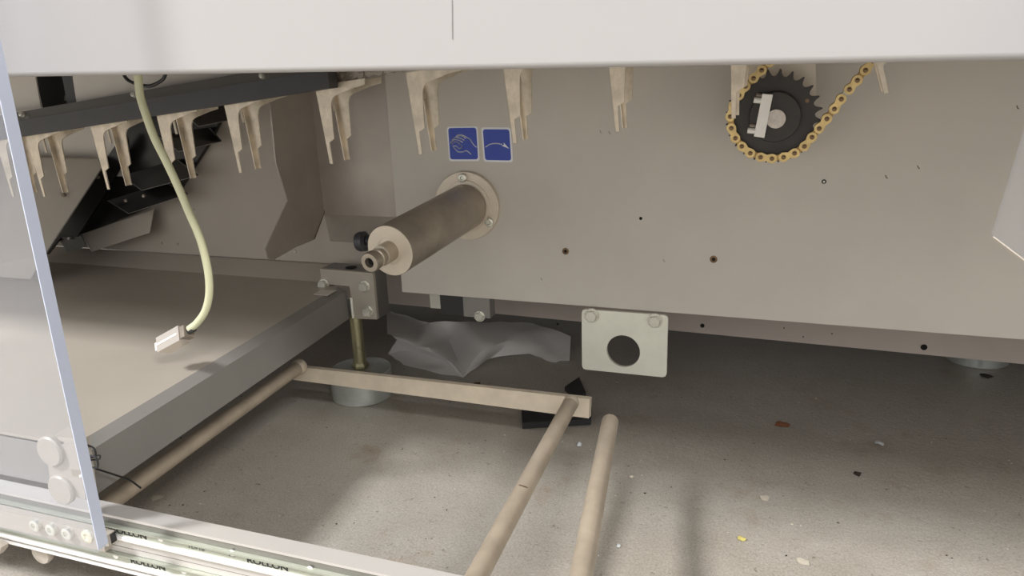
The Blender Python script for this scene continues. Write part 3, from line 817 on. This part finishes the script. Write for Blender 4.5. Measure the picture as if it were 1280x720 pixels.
lettering_at('TLV18', PY(234, 678, YR).x, T1z + .001, .0045, 'ink2', c1); lettering_at('TLV18', PY(428, 718, YR).x, T1z + .001, .0045, 'ink2', c1)
lettering_at('12', PY(285, 690, YR).x, T1z + .002, .0045, 'ink2', c1)
lettering_at('ROLLON', PY(163, 697, YR).x, T2z, .0066, 'ink', c2)
holes(c1, [(201, 673), (290.5, 691), (388, 711.5)]); holes(c2, [(145, 694.5), (230, 713.5)])

# slider carriage in the upper channel, with bolts
sl_ = thing('rail_slider', 'cream slider block with bolts in the rail behind the acrylic bottom edge', 'slider', (-.63, .43, .1))
b = nb(); box(b, -.72, -.552, YR - .012, YR - .0045, .0955, .1145); link('body', b, M['plastic'], sl_, bevel=.003, smooth=True)
b = nb(); box(b, -.552, -.545, YR - .013, YR - .0045, .103, .114); eb = link('end_stop', b, M['plastic'], sl_, bevel=.001)
b = nb(); box(b, -.5455, -.5445, YR - .010, YR - .0045, .104, .113); link('rubber_face', b, M['black'], sl_)
for px, py in ((47, 655), (67, 660), (87, 665)):
    caphead(sl_, PY(px, py, YR - .012), (0, -1, 0), .0058, .004)

# ------------------------------------------------------------------ acrylic door
dr = thing('acrylic_door', 'clear thick acrylic sheet with a bluish edge hanging at the far left', 'acrylic door', (-.75, .405, .117))
dx, dz = -.5267, .1168
b = nb(); box(b, -1.15, dx - .001, .40, .41, dz, .75); link('sheet', b, M['acrylic'], dr)
b = nb(); prism(b, [Vector((dx - .0009, .40, dz + .002)), Vector((dx - .0002, .40, dz + .006)), Vector((dx, .401, .75)), Vector((dx, .409, .75)), Vector((dx - .0002, .41, dz + .006)), Vector((dx - .0009, .41, dz + .002))][0:1] + [Vector((dx, .40, dz + .004)), Vector((dx, .40, .75)), Vector((dx - .0009, .40, .75))], (0, .01, 0))
link('polished_edge', b, M['edge'], dr)
b = nb(); p = PY(110, 670, .40)
lathe(b, p, (0, -1, 0), [(0, 0), (0, .0062), (.0015, .0060), (.002, .005), (.002, .0028), (.0012, .0026), (.0012, 0)], 28); link('bolt', b, M['bolt'], dr, smooth=True)

gr = thing('acrylic_guard', 'faint clear acrylic corner at the right edge in front of the panel', 'acrylic guard', PY(1290, 300, .43))
b = nb(); prism(b, [Vector((1.1, .43, .62)), Vector((PY(1360, 60, .43).x, .43, .62))] + [PY(x, y, .43) for x, y in ((1281, 172), (1248, 278), (1241, 296), (1282, 327), (1360, 380))] + [Vector((1.1, .43, PY(1360, 380, .43).z))], (0, .006, 0)); link('sheet', b, M['guard'], gr)
b = nb(); tube(b, [PY(x, y, .4335) for x, y in ((1241, 296), (1282, 327), (1292, 334))], .0006, 6); link('edge', b, M['tube'], gr)
# bracket with two knobs
hb = thing('door_bracket', 'white plastic clamp bracket with two oval knobs behind the acrylic sheet', 'bracket', (-.57, .42, .15))
YQ = .417
b = nb(); prism(b, [PY(x, y, YQ) for x, y in ((56, 554), (84, 557), (97, 552), (104, 600), (107, 625), (64, 612), (62, 596))], (0, .012, 0)); link('body', b, M['plastic'], hb, bevel=.0018, smooth=True)
b = nb(); prism(b, [PY(x, y, YQ + .012) for x, y in ((60, 550), (84, 534), (92, 538), (92, 556), (62, 556))], (0, .006, 0)); link('upper_tab', b, M['plastic'], hb, bevel=.001)
for px, py in ((60, 565.5), (74, 614)):
    p = PY(px, py, YQ - .004)
    b = nb(); lathe(b, p + Vector((0, .012, 0)), (0, -1, 0), [(0, 0), (0, .006), (.006, .006), (.006, .0125), (.0075, .0138), (.0105, .0138), (.012, .0125), (.012, 0)], 40); link('knob', b, M['plastic'], hb, smooth=True)
b = nb(); prism(b, [PY(x, y, YQ - .0006) for x, y in ((88, 587), (101, 588), (102, 597), (91, 595))], (0, .0006, 0)); link('slot', b, M['tube'], hb)
b = nb(); cyl(b, PY(101, 595, YQ - .0008), PY(101, 595, YQ - .002), .0016, 10); link('screw', b, M['bolt'], hb)
# lower knob beneath the rail
b = nb(); p = PY(60, 686, .452); lathe(b, p, (0, -1, 0), [(0, 0), (0, .006), (.003, .011), (.007, .0115), (.009, .0105), (.009, 0)], 32)
o = link('adjusting_knob', b, M['plastic'], smooth=True); tag(o, 'cream round knob peeking out below the slide rail', 'knob')
b = nb(); prism(b, [PY(x, y, .42) for x, y in ((-30, 675), (-6, 680), (1, 685), (0, 690), (-5, 696), (-30, 693))], (0, .008, 0))
o = link('end_block', b, M['plastic'], bevel=.001); tag(o, 'small pale block at the bottom left corner below the rail', 'block')

cl = thing('spring_clip', 'small bent wire clip sticking out beside the acrylic edge', 'wire clip', PY(114, 570, .425))
b = nb(); tube(b, spline([PY(x, y, .425) for x, y in ((107, 556), (117, 560), (119.5, 569), (113, 571))], 4), .0008, 8)
tube(b, spline([PY(x, y, .418) for x, y in ((110, 569), (120, 572), (122, 584), (112, 584))], 4), .0008, 8)
tube(b, spline([PY(x, y, .425) for x, y in ((112, 573), (124, 569), (124, 574), (114, 575))], 4), .0007, 8)
link('wire', b, M['rubber'], cl, smooth=True)
b = nb(); pts = spline([PY(109, 583, .425), PY(120, 586, .45), PY(148, 595, .47), PY(162, 600, .478), PY(176, 610, .485)], 6)
tube(b, pts, .0009, 8); o = link('cable_tie', b, M['black'], smooth=True); tag(o, 'thin black cable tie tail across the left rod', 'cable tie')

# ------------------------------------------------------------------ hanging cable and connector
YL = .62
cb2 = thing('hanging_cable', 'cream cable hanging down with a silver plug at its end', 'cable', PY(172, 97, YL))
pts = [PY(x, y, YL) for x, y in ((168, 55), (172, 90), (175, 118), (182, 142), (193, 172), (207, 200), (222, 232), (236, 265), (250, 298), (258, 328), (261.5, 352), (261, 372), (256, 390), (246, 404), (237, 411))]
b = nb(); tube(b, spline(pts, 5), .0040, 16); link('sheath', b, M['cable'], cb2, smooth=True)
pe = PY(240, 412, YL); ps = PY(198, 435, YL); ux = (ps - pe).normalized(); uy = Vector((0, 1, 0)); uz = ux.cross(uy).normalized()
tilt = Matrix.Rotation(R(28), 3, ux); uy = tilt @ uy; uz = tilt @ uz
cn = pe + ux * .022
b = nb(); obox(b, pe + ux * .0315, ux, uy, uz, .0190, .0075, .0085); pg = link('plug_shell', b, M['chrome'], cb2, bevel=.0012, smooth=20, label='silver rectangular plug shell')
b = nb(); obox(b, pe + ux * .0085, ux, uy, uz, .0035, .0065, .0065); link('collar', b, M['oiled'], pg, bevel=.0006)
b = nb(); cyl(b, pe - ux * .003, pe + ux * .009, .0036, 16); link('clamp_screw', b, M['knob'], pg, smooth=True)
b = nb(); obox(b, pe + ux * .0535, ux, uy, uz, .003, .0052, .0045); link('pin_shroud', b, M['bar'], pg, bevel=.0006)
b = nb()
for s in range(5): obox(b, pe + ux * (.016 + s * .0075) + uz * -.0088, ux, uy, uz, .0016, .005, .0009)
link('grip_ribs', b, M['knob'], pg)
b = nb(); obox(b, pe + ux * .033 + uy * -.0078, ux, uy, uz, .017, .0004, .0012); link('seam', b, M['bar'], pg)

# ------------------------------------------------------------------ plastic sheet on the floor
pts3 = {0: (483, 387, .045), 1: (484, 415.5, .045), 2: (525, 430, .035), 3: (579, 470.5, .003), 4: (485, 441, .012), 5: (504.5, 455.6, .003), 6: (543, 467, .003),
        7: (537, 403, .05), 8: (576, 402, .048), 9: (606, 439, .034), 10: (611, 402, .045), 11: (612, 448, .006), 12: (662, 440, .012), 13: (689, 453, .003),
        14: (712, 452, .004), 15: (713.5, 420, .026), 16: (665, 403, .035), 17: (681, 429, .018), 18: (512, 437, .016), 19: (560, 452, .012), 20: (560, 420, .024), 21: (640, 425, .030), 22: (522, 408, .022), 23: (496, 425, .036), 24: (548, 443, .030)}
fc = [(0, 1, 2, 22), (0, 22, 7), (22, 2, 20, 7), (7, 20, 8), (20, 9, 10, 8), (20, 2, 24, 3), (20, 3, 9), (3, 11, 9), (1, 23, 2), (23, 18, 24, 2), (18, 19, 24), (24, 19, 3), (4, 5, 18), (5, 6, 19, 18), (6, 3, 19),
      (9, 21, 10), (10, 21, 16), (9, 11, 12, 21), (21, 12, 17), (21, 17, 16), (17, 12, 13), (17, 13, 14, 15), (16, 17, 15), (4, 18, 23)]
b = nb(); V = {k: b.verts.new(PZ(*v)) for k, v in pts3.items()}
for f in fc:
    try: b.faces.new([V[i] for i in f])
    except ValueError: pass
bmesh.ops.triangulate(b, faces=b.faces[:])
bmesh.ops.subdivide_edges(b, edges=b.edges[:], cuts=3, use_grid_fill=True)
for _ in range(2): bmesh.ops.smooth_vert(b, verts=[v for v in b.verts if not v.is_boundary], factor=.35, use_axis_x=True, use_axis_y=True, use_axis_z=True)
for v in b.verts:
    v.co.z = max(.001, v.co.z + .004 * noise.noise(v.co * 45) + .0025 * noise.noise(v.co * 110))
fl = link('plastic_sheet', b, M['film'], smooth=50); tag(fl, 'crumpled translucent plastic sheet lying on the floor under the beam', 'plastic sheet')

# ------------------------------------------------------------------ black foam pieces and debris
b = nb(); prism(b, [PZ(x, y, .001) for x, y in ((653, 536), (652, 517), (706, 520), (740, 516), (738.5, 531))], (0, 0, .009))
o = link('rubber_offcut', b, M['rubber'], bevel=.0006); tag(o, 'black rectangular offcut lying flat beneath the crossbar end', 'offcut')
b = nb(); prism(b, [PZ(x, y, .001) for x, y in ((706, 488.5), (724, 476), (732.5, 496), (720, 500))], (0, 0, .007))
o = link('rubber_offcut', b, M['rubber'], bevel=.0006); tag(o, 'small black pointed offcut on the floor behind the crossbar end', 'offcut')

def flake(px, py, r, mt, name, label, cat, h=.3, n=9, seed=1):
    random.seed(seed); c = PZ(px, py, .0008); b = nb(); top = b.verts.new(c + Vector((0, 0, r * h)))
    ring = []
    for k in range(n):
        a = 2 * math.pi * k / n; rr_ = r * random.uniform(.55, 1.15)
        ring.append(b.verts.new(c + Vector((math.cos(a) * rr_, math.sin(a) * rr_, r * h * random.uniform(0, .5)))))
    for k in range(n): b.faces.new([top, ring[k], ring[(k + 1) % n]])
    b.faces.new([b.verts.new(v.co + Vector((0, 0, -.0006))) for v in ring][::-1])
    o = link(name, b, M[mt]); tag(o, label, cat); return o
flake(724, 556, .0055, 'paper', 'paper_scrap', 'tiny torn white scrap on the floor just below the crossbar end', 'scrap', .9, 7, 3)
flake(790, 596, .0045, 'speck', 'paper_scrap', 'small grey-white scrap on the floor right of the loose rod', 'scrap', .5, 8, 4)
flake(773, 682, .0028, 'paper', 'paper_scrap', 'small white fleck on the floor right of the lower end of the loose rod', 'scrap', .5, 6, 5)
flake(977, 530, .011, 'leaf', 'orange_scrap', 'flat orange scrap on the floor right of the zinc plate', 'scrap', .1, 10, 6)
flake(928, 674, .0060, 'yellow', 'yellow_scrap', 'pale yellow crumb on the floor near the bottom', 'scrap', .4, 9, 8)
flake(595, 483, .016, 'lump', 'dirt_clump', 'brown clump of dirt behind the crossbar', 'dirt', .22, 12, 9)
flake(1099, 554, .0065, 'paper', 'plastic_scrap', 'shiny clear plastic scrap on the floor right of the orange scrap', 'scrap', .4, 7, 10)
flake(955, 622, .0065, 'speck', 'chalk_mark', 'pale dried blotch on the floor above the yellow crumb', 'blotch', .06, 10, 11)
flake(1003, 702, .0075, 'speck', 'chalk_mark', 'pale dried blotch on the floor at the bottom, right of the yellow crumb', 'blotch', .04, 12, 12)
flake(196, 622, .008, 'speck', 'chalk_mark', 'pale blotch on the dark floor right of the left rod', 'blotch', .04, 9, 13)
flake(1072, 592, .006, 'grit', 'dark_crumb', 'dark brown crumb on the floor below the plastic scrap', 'dirt', .15, 9, 14)
flake(1233, 470, .009, 'grit', 'dark_crumb', 'dark crumb on the floor just in front of the far right foot', 'dirt', .3, 8, 15)

random.seed(21)
for nm, mt, n_, lab in (('floor_specks', 'speck', 260, 'tiny pale dust specks scattered over the whole floor'), ('floor_grit', 'grit', 200, 'tiny dark grit scattered over the whole floor')):
    b = nb()
    for _ in range(n_):
        x, y = random.uniform(-.9, .5), random.uniform(.45, 1.15); r = random.choice((.0006, .0008, .0008, .0012, .0016)) * random.uniform(.7, 1.2)
        c = Vector((x, y, .0002)); ring = [b.verts.new(c + Vector((math.cos(k * 1.2566 + x) * r * random.uniform(.6, 1.3), math.sin(k * 1.2566 + x) * r * random.uniform(.6, 1.3), 0))) for k in range(5)]
        tp = b.verts.new(c + Vector((0, 0, r * .5)))
        for k in range(5): b.faces.new([tp, ring[k], ring[(k + 1) % 5]])
    o = link(nm, b, M[mt]); tag(o, lab, 'debris', kind='stuff')
